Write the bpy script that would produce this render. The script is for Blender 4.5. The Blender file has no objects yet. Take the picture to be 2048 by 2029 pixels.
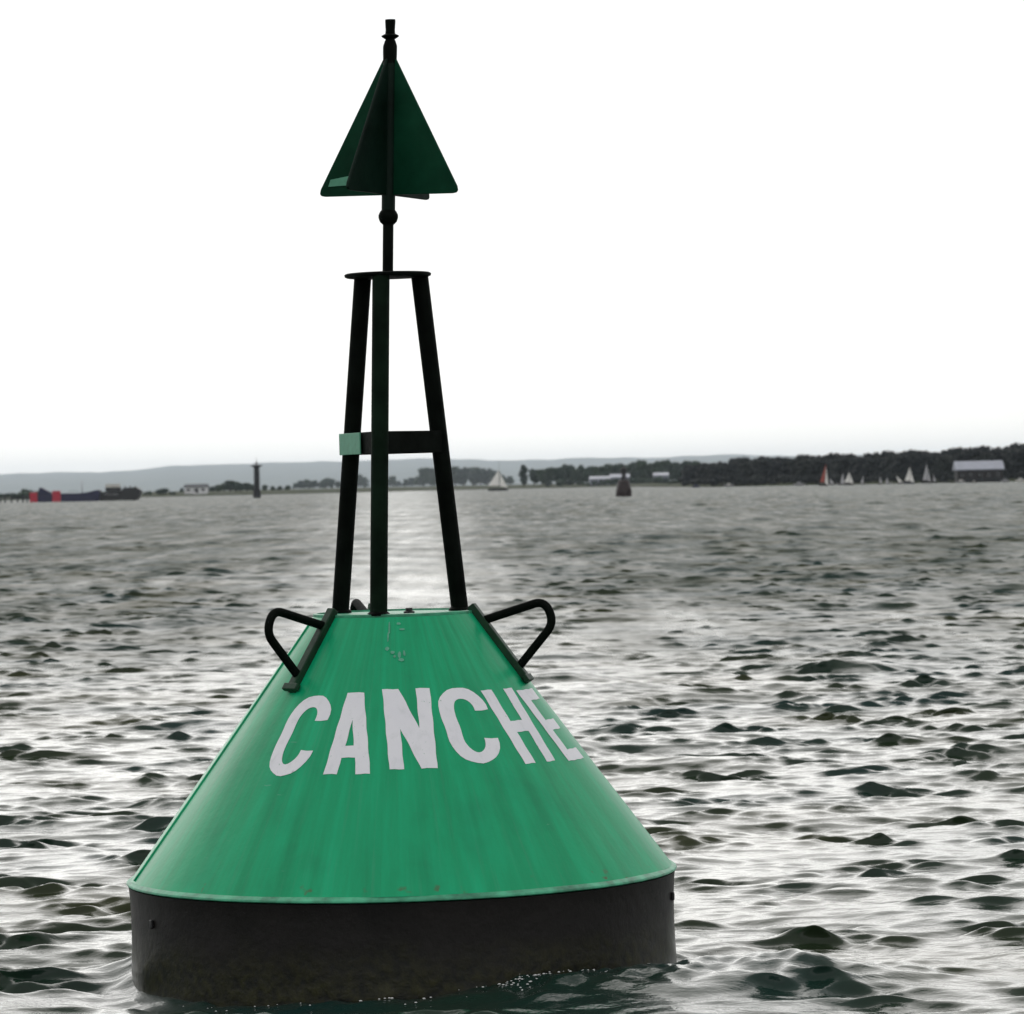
import bpy, bmesh, math, random
import numpy as np
from mathutils import Vector, Matrix
from mathutils.geometry import delaunay_2d_cdt

random.seed(7)
RNG = np.random.default_rng(11)
SC = bpy.context.scene
COL = SC.collection
R_ = math.radians

# ------------------------------------------------------------------ camera
H = 1.95                                   # eye height over the water, metres
ROLL, PITCH = R_(1.15), R_(-0.311)
fwd = Vector((0, math.cos(PITCH), math.sin(PITCH)))
rgt0 = Vector((1, 0, 0)); up0 = rgt0.cross(fwd)
rgt = rgt0 * math.cos(ROLL) - up0 * math.sin(ROLL)
up = up0 * math.cos(ROLL) + rgt0 * math.sin(ROLL)
cam_d = bpy.data.cameras.new('camera')
cam_d.sensor_fit = 'HORIZONTAL'; cam_d.sensor_width = 36.0; cam_d.lens = 144.0
cam_d.clip_start = 0.1; cam_d.clip_end = 60000
cam = bpy.data.objects.new('camera', cam_d); COL.objects.link(cam)
mw = Matrix((rgt, up, -fwd)).transposed().to_4x4(); mw.translation = (0, 0, H)
cam.matrix_world = mw
SC.camera = cam
cam_d.dof.use_dof = True; cam_d.dof.focus_distance = 16.0; cam_d.dof.aperture_fstop = 11.0

# ------------------------------------------------------------------ sky, sun, exposure
SUN_EL, SUN_AZ = R_(29), R_(-12)           # the veiled sun stands behind the buoy to the left, azimuth from +Y towards +X
world = bpy.data.worlds.new('World'); SC.world = world; world.use_nodes = True
wn = world.node_tree; wn.nodes.clear()
sky = wn.nodes.new('ShaderNodeTexSky'); sky.sky_type = 'NISHITA'; sky.sun_disc = False
sky.sun_elevation = SUN_EL; sky.sun_rotation = SUN_AZ
sky.air_density = 1.0; sky.dust_density = 0.045; sky.ozone_density = 1.0
hsv = wn.nodes.new('ShaderNodeHueSaturation'); hsv.inputs['Saturation'].default_value = 0.2
bg = wn.nodes.new('ShaderNodeBackground'); bg.inputs['Strength'].default_value = 0.115
wo = wn.nodes.new('ShaderNodeOutputWorld')
# a thin even cloud sheet in front of the clear sky, faintly mottled
tcw = wn.nodes.new('ShaderNodeTexCoord'); mpw = wn.nodes.new('ShaderNodeMapping'); mpw.inputs['Scale'].default_value = (1, 1, 3.5)
nzw = wn.nodes.new('ShaderNodeTexNoise'); nzw.inputs['Scale'].default_value = 3.0; nzw.inputs['Detail'].default_value = 5
crw = wn.nodes.new('ShaderNodeValToRGB')
crw.color_ramp.elements[0].position = 0.3; crw.color_ramp.elements[0].color = (3.86, 3.78, 3.66, 1)
crw.color_ramp.elements[1].position = 0.7; crw.color_ramp.elements[1].color = (4.62, 4.52, 4.36, 1)
mxw = wn.nodes.new('ShaderNodeMix'); mxw.data_type = 'RGBA'; mxw.inputs[0].default_value = 0.65
wn.links.new(tcw.outputs['Generated'], mpw.inputs['Vector']); wn.links.new(mpw.outputs[0], nzw.inputs['Vector'])
wn.links.new(nzw.outputs['Fac'], crw.inputs[0])
wn.links.new(sky.outputs[0], hsv.inputs['Color']); wn.links.new(hsv.outputs[0], mxw.inputs[6])
wn.links.new(crw.outputs[0], mxw.inputs[7]); wn.links.new(mxw.outputs[2], bg.inputs['Color'])
wn.links.new(bg.outputs[0], wo.inputs['Surface'])
sun_d = bpy.data.lights.new('sun', 'SUN'); sun_d.energy = 0.55; sun_d.angle = R_(60); sun_d.color = (1.0, 0.96, 0.9)
sun = bpy.data.objects.new('sun', sun_d); COL.objects.link(sun)
sdir = Vector((math.sin(SUN_AZ) * math.cos(SUN_EL), math.cos(SUN_AZ) * math.cos(SUN_EL), math.sin(SUN_EL)))
sun.rotation_euler = sdir.to_track_quat('Z', 'Y').to_euler(); sun.location = (0, 0, 400)
SC.view_settings.view_transform = 'Standard'; SC.view_settings.look = 'None'
SC.view_settings.gamma = 1.0; SC.view_settings.use_curve_mapping = False
SC.view_settings.exposure = 0.62
SC.render.engine = 'CYCLES'
SC.cycles.use_denoising = True
SC.cycles.max_bounces = 6; SC.cycles.volume_bounces = 1
SC.cycles.sample_clamp_indirect = 4.0
SC.cycles.volume_max_steps = 64

# ------------------------------------------------------------------ helpers
def at(px, py, Y):
    """World point at depth Y that the photograph (2048x2029) shows at px, py."""
    d = fwd + rgt * ((px - 1024.0) / 8192.0) - up * ((py - 1014.5) / 8192.0)
    return Vector((0, 0, H)) + d * (Y / d.y)

def X(px, Y):
    return at(px, 990.5 - 0.02 * px, Y).x

def Zp(px, py, Y):
    return at(px, py, Y).z

def tag(o, label=None, cat=None, group=None, kind=None):
    if label: o['label'] = label
    if cat: o['category'] = cat
    if group: o['group'] = group
    if kind: o['kind'] = kind
    return o

def empty(name, loc, rot=(0, 0, 0)):
    o = bpy.data.objects.new(name, None); COL.objects.link(o)
    o.location = loc; o.rotation_euler = rot; o.empty_display_size = 0.3
    return o

def link(name, me, mat=None, parent=None, smooth=True):
    o = bpy.data.objects.new(name, me); COL.objects.link(o)
    if mat is not None and not me.materials: me.materials.append(mat)
    if smooth is not None:
        me.polygons.foreach_set('use_smooth', [smooth] * len(me.polygons))
    if parent is not None: o.parent = parent
    return o

class MB:
    """Collects simple solids and links them as one mesh."""
    def __init__(s): s.v = []; s.f = []
    def add(s, vs, fs):
        n = len(s.v); s.v += [tuple(p) for p in vs]; s.f += [tuple(i + n for i in f) for f in fs]
        return s
    def box(s, c, size, rot=None):
        M = rot if rot is not None else Matrix.Identity(3)
        vs = []
        for dz in (-.5, .5):
            for dx, dy in ((-.5, -.5), (.5, -.5), (.5, .5), (-.5, .5)):
                vs.append(Vector(c) + M @ Vector((dx * size[0], dy * size[1], dz * size[2])))
        return s.add(vs, [(3, 2, 1, 0), (4, 5, 6, 7), (0, 1, 5, 4), (1, 2, 6, 5), (2, 3, 7, 6), (3, 0, 4, 7)])
    def lathe(s, prof, n=32, cx=0, cy=0, off=None, cap=True, a0=0.0):
        vs = []
        for r, z in prof:
            for k in range(n):
                a = a0 + 2 * math.pi * k / n
                ox, oy = off(z) if off else (0, 0)
                vs.append((cx + ox + r * math.cos(a), cy + oy + r * math.sin(a), z))
        fs = []
        for i in range(len(prof) - 1):
            for k in range(n):
                k2 = (k + 1) % n
                fs.append((i * n + k, i * n + k2, (i + 1) * n + k2, (i + 1) * n + k))
        if cap:
            fs.append(tuple(reversed(range(n)))); m = (len(prof) - 1) * n
            fs.append(tuple(range(m, m + n)))
        return s.add(vs, fs)
    def tube(s, pts, rad, n=12):
        pts = [Vector(p) for p in pts]; rads = rad if isinstance(rad, (list, tuple)) else [rad] * len(pts)
        vs = []; fs = []
        t0 = (pts[1] - pts[0]).normalized()
        u = t0.orthogonal().normalized()
        for i, p in enumerate(pts):
            a = pts[max(i - 1, 0)]; b = pts[min(i + 1, len(pts) - 1)]
            t = (b - a).normalized()
            u = (u - t * u.dot(t)).normalized(); w = t.cross(u)
            for k in range(n):
                an = 2 * math.pi * k / n
                vs.append(p + (u * math.cos(an) + w * math.sin(an)) * rads[i])
        for i in range(len(pts) - 1):
            for k in range(n):
                k2 = (k + 1) % n
                fs.append((i * n + k, i * n + k2, (i + 1) * n + k2, (i + 1) * n + k))
        fs.append(tuple(reversed(range(n)))); m = (len(pts) - 1) * n; fs.append(tuple(range(m, m + n)))
        return s.add(vs, fs)
    def prism(s, poly, thick, M=None):
        """poly in the local xz plane, extruded along local y, moved by matrix M."""
        M = M or Matrix.Identity(4); n = len(poly)
        vs = [M @ Vector((x, -thick / 2, z)) for x, z in poly] + [M @ Vector((x, thick / 2, z)) for x, z in poly]
        fs = [tuple(range(n)), tuple(reversed(range(n, 2 * n)))]
        for i in range(n):
            j = (i + 1) % n
            fs.append((j, i, n + i, n + j))
        return s.add(vs, fs)
    def mesh(s, name):
        me = bpy.data.meshes.new(name); me.from_pydata(s.v, [], s.f); me.update()
        bm = bmesh.new(); bm.from_mesh(me); bmesh.ops.recalc_face_normals(bm, faces=bm.faces); bm.to_mesh(me); bm.free()
        return me
    def build(s, name, mat=None, parent=None, smooth=False, bevel=0.0):
        o = link(name, s.mesh(name), mat, parent, smooth)
        if bevel:
            m = o.modifiers.new('bevel', 'BEVEL'); m.width = bevel; m.segments = 2; m.limit_method = 'ANGLE'
        return o

def auto_smooth(o, deg=35):
    me = o.data
    me.polygons.foreach_set('use_smooth', [True] * len(me.polygons))
    bm = bmesh.new(); bm.from_mesh(me)
    for e in bm.edges:
        if len(e.link_faces) == 2 and e.calc_face_angle(0) > R_(deg): e.smooth = False
    bm.to_mesh(me); bm.free()
    return o

# ------------------------------------------------------------------ materials
class NT:
    def __init__(s, name):
        s.m = bpy.data.materials.new(name); s.m.use_nodes = True
        s.t = s.m.node_tree; s.b = s.t.nodes['Principled BSDF']
    def n(s, typ, **kw):
        nd = s.t.nodes.new(typ)
        for k, v in kw.items():
            if k in nd.inputs: nd.inputs[k].default_value = v
            else: setattr(nd, k, v)
        return nd
    def l(s, a, b): s.t.links.new(a, b)
    def math(s, op, a, b=None, c=None):
        nd = s.n('ShaderNodeMath', operation=op)
        for i, v in enumerate((a, b, c)):
            if v is None: continue
            if isinstance(v, (int, float)): nd.inputs[i].default_value = v
            else: s.l(v, nd.inputs[i])
        return nd.outputs[0]
    def noise(s, vec, scale, detail=3, rough=0.55):
        nd = s.n('ShaderNodeTexNoise'); nd.inputs['Scale'].default_value = scale
        nd.inputs['Detail'].default_value = detail; nd.inputs['Roughness'].default_value = rough
        if vec is not None: s.l(vec, nd.inputs['Vector'])
        return nd.outputs['Fac']
    def ramp(s, fac, stops):
        nd = s.n('ShaderNodeValToRGB'); s.l(fac, nd.inputs[0]); cr = nd.color_ramp
        while len(cr.elements) < len(stops): cr.elements.new(0.5)
        for e, (p, c) in zip(cr.elements, stops):
            e.position = p; e.color = (*c, 1) if len(c) == 3 else c
        return nd.outputs[0]
    def mix(s, fac, a, b, mode='MIX'):
        nd = s.n('ShaderNodeMix', data_type='RGBA', blend_type=mode)
        if isinstance(fac, (int, float)): nd.inputs[0].default_value = fac
        else: s.l(fac, nd.inputs[0])
        for v, i in ((a, 6), (b, 7)):
            if isinstance(v, tuple): nd.inputs[i].default_value = (*v, 1)
            else: s.l(v, nd.inputs[i])
        return nd.outputs[2]
    def obj(s): return s.n('ShaderNodeTexCoord').outputs['Object']
    def bump(s, h, strength, dist):
        nd = s.n('ShaderNodeBump'); nd.inputs['Strength'].default_value = strength; nd.inputs['Distance'].default_value = dist
        s.l(h, nd.inputs['Height']); s.l(nd.outputs[0], s.b.inputs['Normal']); return nd

def paint(name, col, rough=0.4, var=0.25, scale=6.0, bumpd=0.0, spec=0.5, metal=0.0):
    """Weathered paint: colour mottled by noise, roughness varied, faint relief."""
    t = NT(name); o = t.obj()
    n1 = t.noise(o, scale, 5); n2 = t.noise(o, scale * 6, 3)
    dark = tuple(c * (1 - var) for c in col); lite = tuple(min(1, c * (1 + var) + 0.004) for c in col)
    c = t.ramp(n1, [(0.3, dark), (0.7, lite)])
    t.l(c, t.b.inputs['Base Color'])
    t.l(t.math('MULTIPLY_ADD', n2, 0.25, rough - 0.12), t.b.inputs['Roughness'])
    t.b.inputs['Specular IOR Level'].default_value = spec; t.b.inputs['Metallic'].default_value = metal
    if bumpd: t.bump(n2, 0.5, bumpd)
    return t.m

def cone_paint():
    t = NT('green_buoy_paint'); o = t.obj()
    sep = t.n('ShaderNodeSeparateXYZ'); t.l(o, sep.inputs[0])
    ang = t.math('ARCTAN2', sep.outputs[0], t.math('MULTIPLY', sep.outputs[1], -1.0))
    cmb = t.n('ShaderNodeCombineXYZ'); t.l(t.math('MULTIPLY', ang, 5.0), cmb.inputs[0]); t.l(t.math('MULTIPLY', sep.outputs[2], 0.7), cmb.inputs[2])
    streak = t.noise(cmb.outputs[0], 2.2, 6, 0.6)               # run-down streaks
    cmb2 = t.n('ShaderNodeCombineXYZ'); t.l(t.math('MULTIPLY', ang, 22.0), cmb2.inputs[0]); t.l(sep.outputs[2], cmb2.inputs[2])
    fine = t.noise(cmb2.outputs[0], 1.6, 5, 0.65)
    blot = t.noise(o, 3.0, 5, 0.6)
    base = t.ramp(streak, [(0.25, (0.0005, 0.29, 0.120)), (0.5, (0.0006, 0.385, 0.166)), (0.72, (0.0015, 0.47, 0.215))])
    chalk = t.ramp(fine, [(0.55, (0, 0, 0)), (0.8, (1, 1, 1))])
    base = t.mix(t.math('MULTIPLY', chalk, 0.34), base, (0.10, 0.30, 0.20))
    base = t.mix(t.math('MULTIPLY', t.ramp(blot, [(0.5, (0, 0, 0)), (0.75, (1, 1, 1))]), 0.3), base, (0.002, 0.13, 0.07))
    # scrapes, run marks and worn patches
    mps = t.n('ShaderNodeMapping'); mps.inputs['Scale'].default_value = (3, 3, 26); t.l(o, mps.inputs['Vector'])
    scr = t.noise(mps.outputs[0], 1.6, 5, 0.7)
    scm = t.math('MULTIPLY', t.ramp(scr, [(0.66, (0, 0, 0)), (0.70, (1, 1, 1))]), t.ramp(blot, [(0.5, (0, 0, 0)), (0.6, (1, 1, 1))]))
    base = t.mix(t.math('MULTIPLY', scm, 0.5), base, (0.16, 0.42, 0.30))
    cmb3 = t.n('ShaderNodeCombineXYZ'); t.l(t.math('MULTIPLY', ang, 60.0), cmb3.inputs[0]); t.l(t.math('MULTIPLY', sep.outputs[2], 1.3), cmb3.inputs[2])
    runs = t.noise(cmb3.outputs[0], 0.9, 3, 0.5)
    base = t.mix(t.math('MULTIPLY', t.ramp(runs, [(0.66, (0, 0, 0)), (0.78, (1, 1, 1))]), 0.18), base, (0.02, 0.085, 0.045))
    # rust weeping at the bottom flange
    spk = t.noise(o, 17.0, 2, 0.5)
    low = t.n('ShaderNodeMapRange'); t.l(sep.outputs[2], low.inputs[0])
    low.inputs[1].default_value = 0.40; low.inputs[2].default_value = 0.47; low.inputs[3].default_value = 1; low.inputs[4].default_value = 0
    rust = t.math('MULTIPLY', t.ramp(spk, [(0.64, (0, 0, 0)), (0.72, (1, 1, 1))]), low.outputs[0])
    base = t.mix(rust, base, (0.12, 0.06, 0.03))
    t.l(base, t.b.inputs['Base Color'])
    t.l(t.math('MULTIPLY_ADD', streak, 0.25, 0.26), t.b.inputs['Roughness'])
    t.b.inputs['Specular IOR Level'].default_value = 0.3; t.b.inputs['Coat Weight'].default_value = 0.1; t.b.inputs['Coat Roughness'].default_value = 0.12
    h = t.math('ADD', t.math('MULTIPLY', blot, 1.0), t.math('MULTIPLY', t.noise(o, 60, 3), 0.12))
    t.bump(h, 0.25, 0.02)
    return t.m

def letter_paint():
    t = NT('white_letter_paint'); o = t.obj()
    n1 = t.noise(o, 5.0, 4); n2 = t.noise(o, 38.0, 4, 0.7)
    mp = t.n('ShaderNodeMapping'); mp.inputs['Scale'].default_value = (14, 14, 1.6); t.l(o, mp.inputs['Vector'])
    st = t.noise(mp.outputs[0], 2.0, 4, 0.6)
    c = t.ramp(n1, [(0.3, (0.86, 0.86, 0.92)), (0.7, (0.93, 0.93, 0.97))])
    c = t.mix(t.math('MULTIPLY', t.ramp(st, [(0.52, (0, 0, 0)), (0.8, (1, 1, 1))]), 0.25), c, (0.42, 0.47, 0.46))
    worn = t.math('MULTIPLY', t.ramp(n2, [(0.66, (0, 0, 0)), (0.71, (1, 1, 1))]), t.ramp(n1, [(0.45, (0, 0, 0)), (0.62, (1, 1, 1))]))
    c = t.mix(worn, c, (0.02, 0.30, 0.15))
    t.l(c, t.b.inputs['Base Color']); t.b.inputs['Roughness'].default_value = 0.55
    t.bump(n2, 0.3, 0.002)
    return t.m

def hull_paint():
    t = NT('black_hull_paint'); o = t.obj()
    sep = t.n('ShaderNodeSeparateXYZ'); t.l(o, sep.inputs[0])
    n1 = t.noise(o, 5, 5); n2 = t.noise(o, 26, 4)
    base = t.ramp(n1, [(0.3, (0.0045, 0.0037, 0.0035)), (0.7, (0.011, 0.0092, 0.0088))])
    hgt = t.math('ADD', sep.outputs[2], t.math('MULTIPLY', t.math('SUBTRACT', n1, 0.5), 0.22))
    weed = t.n('ShaderNodeMapRange'); t.l(hgt, weed.inputs[0])
    weed.inputs[1].default_value = 0.08; weed.inputs[2].default_value = 0.24; weed.inputs[3].default_value = 1; weed.inputs[4].default_value = 0
    base = t.mix(weed.outputs[0], base, t.ramp(n2, [(0.35, (0.003, 0.004, 0.002)), (0.7, (0.026, 0.026, 0.006))]))
    t.l(base, t.b.inputs['Base Color'])
    t.l(t.math('MULTIPLY_ADD', weed.outputs[0], -0.2, 0.48), t.b.inputs['Roughness'])
    t.b.inputs['Specular IOR Level'].default_value = 0.28
    t.bump(t.math('ADD', n1, t.math('MULTIPLY', n2, 0.3)), 0.35, 0.015)
    return t.m

def water_mat():
    t = NT('sea_water'); o = t.obj()
    n1 = t.noise(o, 0.35, 2)
    base = t.ramp(n1, [(0.35, (0.006, 0.032, 0.029)), (0.7, (0.034, 0.040, 0.010))])
    t.l(base, t.b.inputs['Base Color'])
    att = t.n('ShaderNodeAttribute', attribute_name='chop')
    mp2 = t.n('ShaderNodeMapping'); mp2.inputs['Scale'].default_value = (1.0, 0.06, 1); t.l(o, mp2.inputs['Vector'])
    g1 = t.noise(mp2.outputs[0], 1.0, 6, 0.7)
    t.l(t.math('ADD', att.outputs['Fac'], t.math('MULTIPLY', t.math('SUBTRACT', g1, 0.5), t.math('MULTIPLY', att.outputs['Fac'], 1.5))), t.b.inputs['Roughness'])
    t.b.inputs['IOR'].default_value = 1.333
    mp = t.n('ShaderNodeMapping'); mp.inputs['Scale'].default_value = (0.8, 1.25, 1); t.l(o, mp.inputs['Vector'])
    r1 = t.noise(mp.outputs[0], 11, 4, 0.55); r2 = t.noise(mp.outputs[0], 34, 3)
    t.bump(t.math('ADD', r1, t.math('MULTIPLY', r2, 0.25)), 0.42, 0.016)
    return t.m

def sail_mat(name, col):
    t = NT(name); n1 = t.noise(t.obj(), 0.7, 3)
    c = t.ramp(n1, [(0.3, tuple(v * .88 for v in col)), (0.7, col)])
    t.l(c, t.b.inputs['Base Color']); t.b.inputs['Roughness'].default_value = 0.8
    tr = t.n('ShaderNodeBsdfTranslucent'); t.l(c, tr.inputs['Color'])
    mx = t.n('ShaderNodeMixShader'); mx.inputs[0].default_value = 0.5
    out = t.t.nodes['Material Output']
    t.l(t.b.outputs[0], mx.inputs[1]); t.l(tr.outputs[0], mx.inputs[2]); t.l(mx.outputs[0], out.inputs['Surface'])
    return t.m

def leaf_mat(name, a, b):
    t = NT(name)
    oi = t.n('ShaderNodeObjectInfo'); n1 = t.noise(t.obj(), 0.9, 3)
    f = t.math('ADD', t.math('MULTIPLY', oi.outputs['Random'], 0.5), t.math('MULTIPLY', n1, 0.6))
    t.l(t.ramp(f, [(0.25, a), (0.8, b)]), t.b.inputs['Base Color'])
    t.b.inputs['Roughness'].default_value = 0.6; t.b.inputs['Specular IOR Level'].default_value = 0.2
    return t.m

def land_mat():
    t = NT('grassy_land'); o = t.obj()
    n1 = t.noise(o, 0.02, 4); n2 = t.noise(o, 0.3, 4)
    c = t.ramp(n1, [(0.35, (0.022, 0.034, 0.012)), (0.6, (0.045, 0.058, 0.02)), (0.75, (0.075, 0.072, 0.04))])
    t.l(t.mix(0.3, c, t.ramp(n2, [(0.3, (0.02, 0.03, 0.012)), (0.8, (0.12, 0.12, 0.06))])), t.b.inputs['Base Color'])
    t.b.inputs['Roughness'].default_value = 0.9; t.b.inputs['Specular IOR Level'].default_value = 0.1
    return t.m

def hill_mat():
    t = NT('wooded_hills'); o = t.obj()
    n1 = t.noise(o, 0.0035, 5); n2 = t.noise(o, 0.02, 4)
    c = t.ramp(n1, [(0.38, (0.025, 0.045, 0.02)), (0.55, (0.06, 0.08, 0.035)), (0.68, (0.13, 0.13, 0.07))])
    t.l(t.mix(0.4, c, t.ramp(n2, [(0.35, (0.02, 0.035, 0.015)), (0.7, (0.09, 0.10, 0.05))])), t.b.inputs['Base Color'])
    t.b.inputs['Roughness'].default_value = 0.95; t.b.inputs['Specular IOR Level'].default_value = 0.05
    return t.m

M = dict(
    cone=cone_paint(), hull=hull_paint(), water=water_mat(),
    dark=paint('dark_green_steel_paint', (0.0006, 0.0024, 0.0011), 0.6, 0.4, 9, 0.002, 0.05),
    leg=paint('lit_toned_leg_paint', (0.0008, 0.0085, 0.0028), 0.6, 0.5, 8, 0.002, 0.06),  # front tube only: sunlight on it put into a greener tone
    handle=paint('worn_dark_green_paint', (0.001, 0.034, 0.011), 0.5, 0.5, 8, 0.003, 0.3),
    plate=paint('topmark_green_paint', (0.0006, 0.044, 0.020), 0.5, 0.3, 5, 0.002, 0.08),
    plate_shade=paint('shade_toned_topmark_paint', (0.0006, 0.011, 0.006), 0.5, 0.4, 5, 0.002, 0.12),  # inner-corner shade put into the colour of crossing plate and sleeve
    pale=paint('pale_green_tape_and_lit_panel', (0.10, 0.36, 0.23), 0.5, 0.12, 30),  # tape on the topmark; on the brace it carries painted light
    white=letter_paint(),
    lip=paint('pale_green_edge_paint', (0.05, 0.34, 0.19), 0.45, 0.5, 14, 0.002),
    chip=paint('chipped_pale_green', (0.12, 0.40, 0.27), 0.6, 0.3, 30),
    red=paint('faded_red_paint', (0.48, 0.012, 0.04), 0.5, 0.3, 3),
    maroon=paint('dark_red_paint', (0.014, 0.002, 0.002), 0.5, 0.3, 3),
    navy=paint('navy_paint', (0.004, 0.004, 0.045), 0.5, 0.3, 0.8),
    black=paint('black_paint', (0.006, 0.006, 0.007), 0.5, 0.3, 2),
    sail=sail_mat('white_sailcloth', (0.82, 0.81, 0.78)),
    greysail=sail_mat('grey_sailcloth', (0.46, 0.46, 0.48)),
    redsail=sail_mat('red_sailcloth', (0.36, 0.09, 0.07)),
    spar=paint('dark_spar', (0.03, 0.03, 0.032), 0.4, 0.2, 4),
    wall=paint('white_render', (0.72, 0.72, 0.74), 0.85, 0.1, 0.6),
    greywall=paint('pale_grey_cladding', (0.22, 0.24, 0.30), 0.85, 0.12, 0.6),
    roof=paint('slate_roof', (0.03, 0.035, 0.045), 0.7, 0.3, 1.0),
    metalroof=paint('pale_metal_roof', (0.33, 0.35, 0.42), 0.5, 0.12, 0.5),
    darkwood=paint('tarred_timber', (0.012, 0.009, 0.008), 0.8, 0.4, 1.2),
    glass=paint('dark_window_glass', (0.01, 0.012, 0.015), 0.1, 0.1, 1),
    pile=paint('weathered_pile_wood', (0.02, 0.028, 0.03), 0.8, 0.4, 2),
    bark=paint('bark', (0.03, 0.025, 0.02), 0.9, 0.3, 3),
    conc=paint('dark_concrete', (0.012, 0.012, 0.014), 0.8, 0.4, 0.7),
    foam=paint('foam_white', (0.85, 0.86, 0.86), 0.35, 0.05, 20),
    leaf=leaf_mat('dark_wood_foliage', (0.005, 0.009, 0.010), (0.016, 0.022, 0.017)),
    leaf2=leaf_mat('shore_foliage', (0.012, 0.034, 0.022), (0.036, 0.066, 0.034)),
    land=land_mat(), hill=hill_mat(),
)

# ------------------------------------------------------------------ water
BX, BY = X(790, 16.5), 16.5                 # where the green buoy floats

def make_waves():
    ws = []
    n = 185
    for i in range(n):
        lam = 0.11 * (20.0 / 0.11) ** ((i + RNG.random()) / n)
        th = RNG.normal(0, 0.50 if lam < 1.0 else 0.75) - math.pi / 2 + 0.12     # mostly running towards the viewer
        k = 2 * math.pi / lam
        # slope budget peaks near 0.8 m chop
        s = 0.034 * math.exp(-0.5 * (math.log(lam / 0.22) / 0.68) ** 2) + 0.008 * math.exp(-0.5 * (math.log(lam / 1.5) / 0.6) ** 2) + 0.002
        ws.append((k * math.cos(th), k * math.sin(th), s / k, RNG.random() * 6.283, lam, s))
    return ws
WAVES = make_waves()
PACK_K = [(2 * math.pi / l * math.cos(a), 2 * math.pi / l * math.sin(a), p) for l, a, p in
          zip(RNG.uniform(0.6, 2.2, 7), RNG.uniform(0, 3.14, 7), RNG.uniform(0, 6.28, 7))]
def packets(x, y):
    """Short waves come in packets with flatter water between them."""
    q = 0
    for kx, ky, p in PACK_K: q = q + np.sin(kx * x + ky * y + p)
    return 0.48 + 0.52 * q * q / (0.5 * len(PACK_K))
GROUP_K = [(0.11, 0.05, 1.0), (-0.07, 0.16, 2.1), (0.31, -0.12, 4.0), (0.05, 0.41, 0.3)]

def gustiness(x, y):
    """Patches of rougher and smoother water."""
    g = 0
    for kx, ky, p in GROUP_K: g = g + np.sin(kx * x + ky * y + p)
    # calm strip added behind the buoy so the water brightens like sun glare
    glare_lane = np.exp(-((x + 0.028 * y) / (1.0 + 0.019 * np.abs(y))) ** 2) / (1 + np.exp(-(y - 34) / 5.0))
    return (1.0 + 0.06 * g) * (1 - 0.80 * glare_lane * (0.8 + 0.2 * np.sin(0.9 * x + 0.21 * y) * np.sin(0.37 * y + 0.5 * x)))

def hull_wash(x, y):
    """Water pushed up and stirred round the hull."""
    dx, dy = x - BX, y - BY
    r = np.hypot(dx, dy); a = np.arctan2(dx, -dy)            # 0 faces the viewer
    e = np.maximum(r - 1.1, 0)
    z = 0.045 * np.exp(-e / 0.12) * (0.6 + 0.4 * np.sin(3 * a + 0.6))
    # wave running off to the right of the hull: crest line with rising height
    t = (dx - 0.45) * 0.955 + (dy + 1.08) * 0.296; s = -(dx - 0.45) * 0.296 + (dy + 1.08) * 0.955
    s = s + 0.10 * np.maximum(t, 0) * np.maximum(0.9 - t, 0)
    hgt = np.clip(0.05 + 0.07 * t, 0, 0.105) / (1 + np.exp(-(t + 0.15) / 0.09)) * np.exp(-np.maximum(t - 1.15, 0) / 0.35)
    z = z + hgt * np.where(s < 0, np.exp(-(s / 0.42) ** 2), np.exp(-(s / 0.45) ** 2))
    lump = np.sin(21 * dx + 6 * dy + 1) * np.sin(17 * dy - 9 * dx) + 0.6 * np.sin(41 * dx - 13 * dy) * np.sin(33 * dy + 19 * dx + 2)
    z = z + 0.011 * lump * (np.exp(-((s - 0.02) / 0.22) ** 2) * (t > -0.1) * np.exp(-np.maximum(t - 1.4, 0) / 0.4) + 0.5 * np.exp(-e / 0.35))
    z = z + 0.010 * np.sin(17 * r - 2.0 * a) * np.exp(-e / 0.9)
    return z

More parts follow.
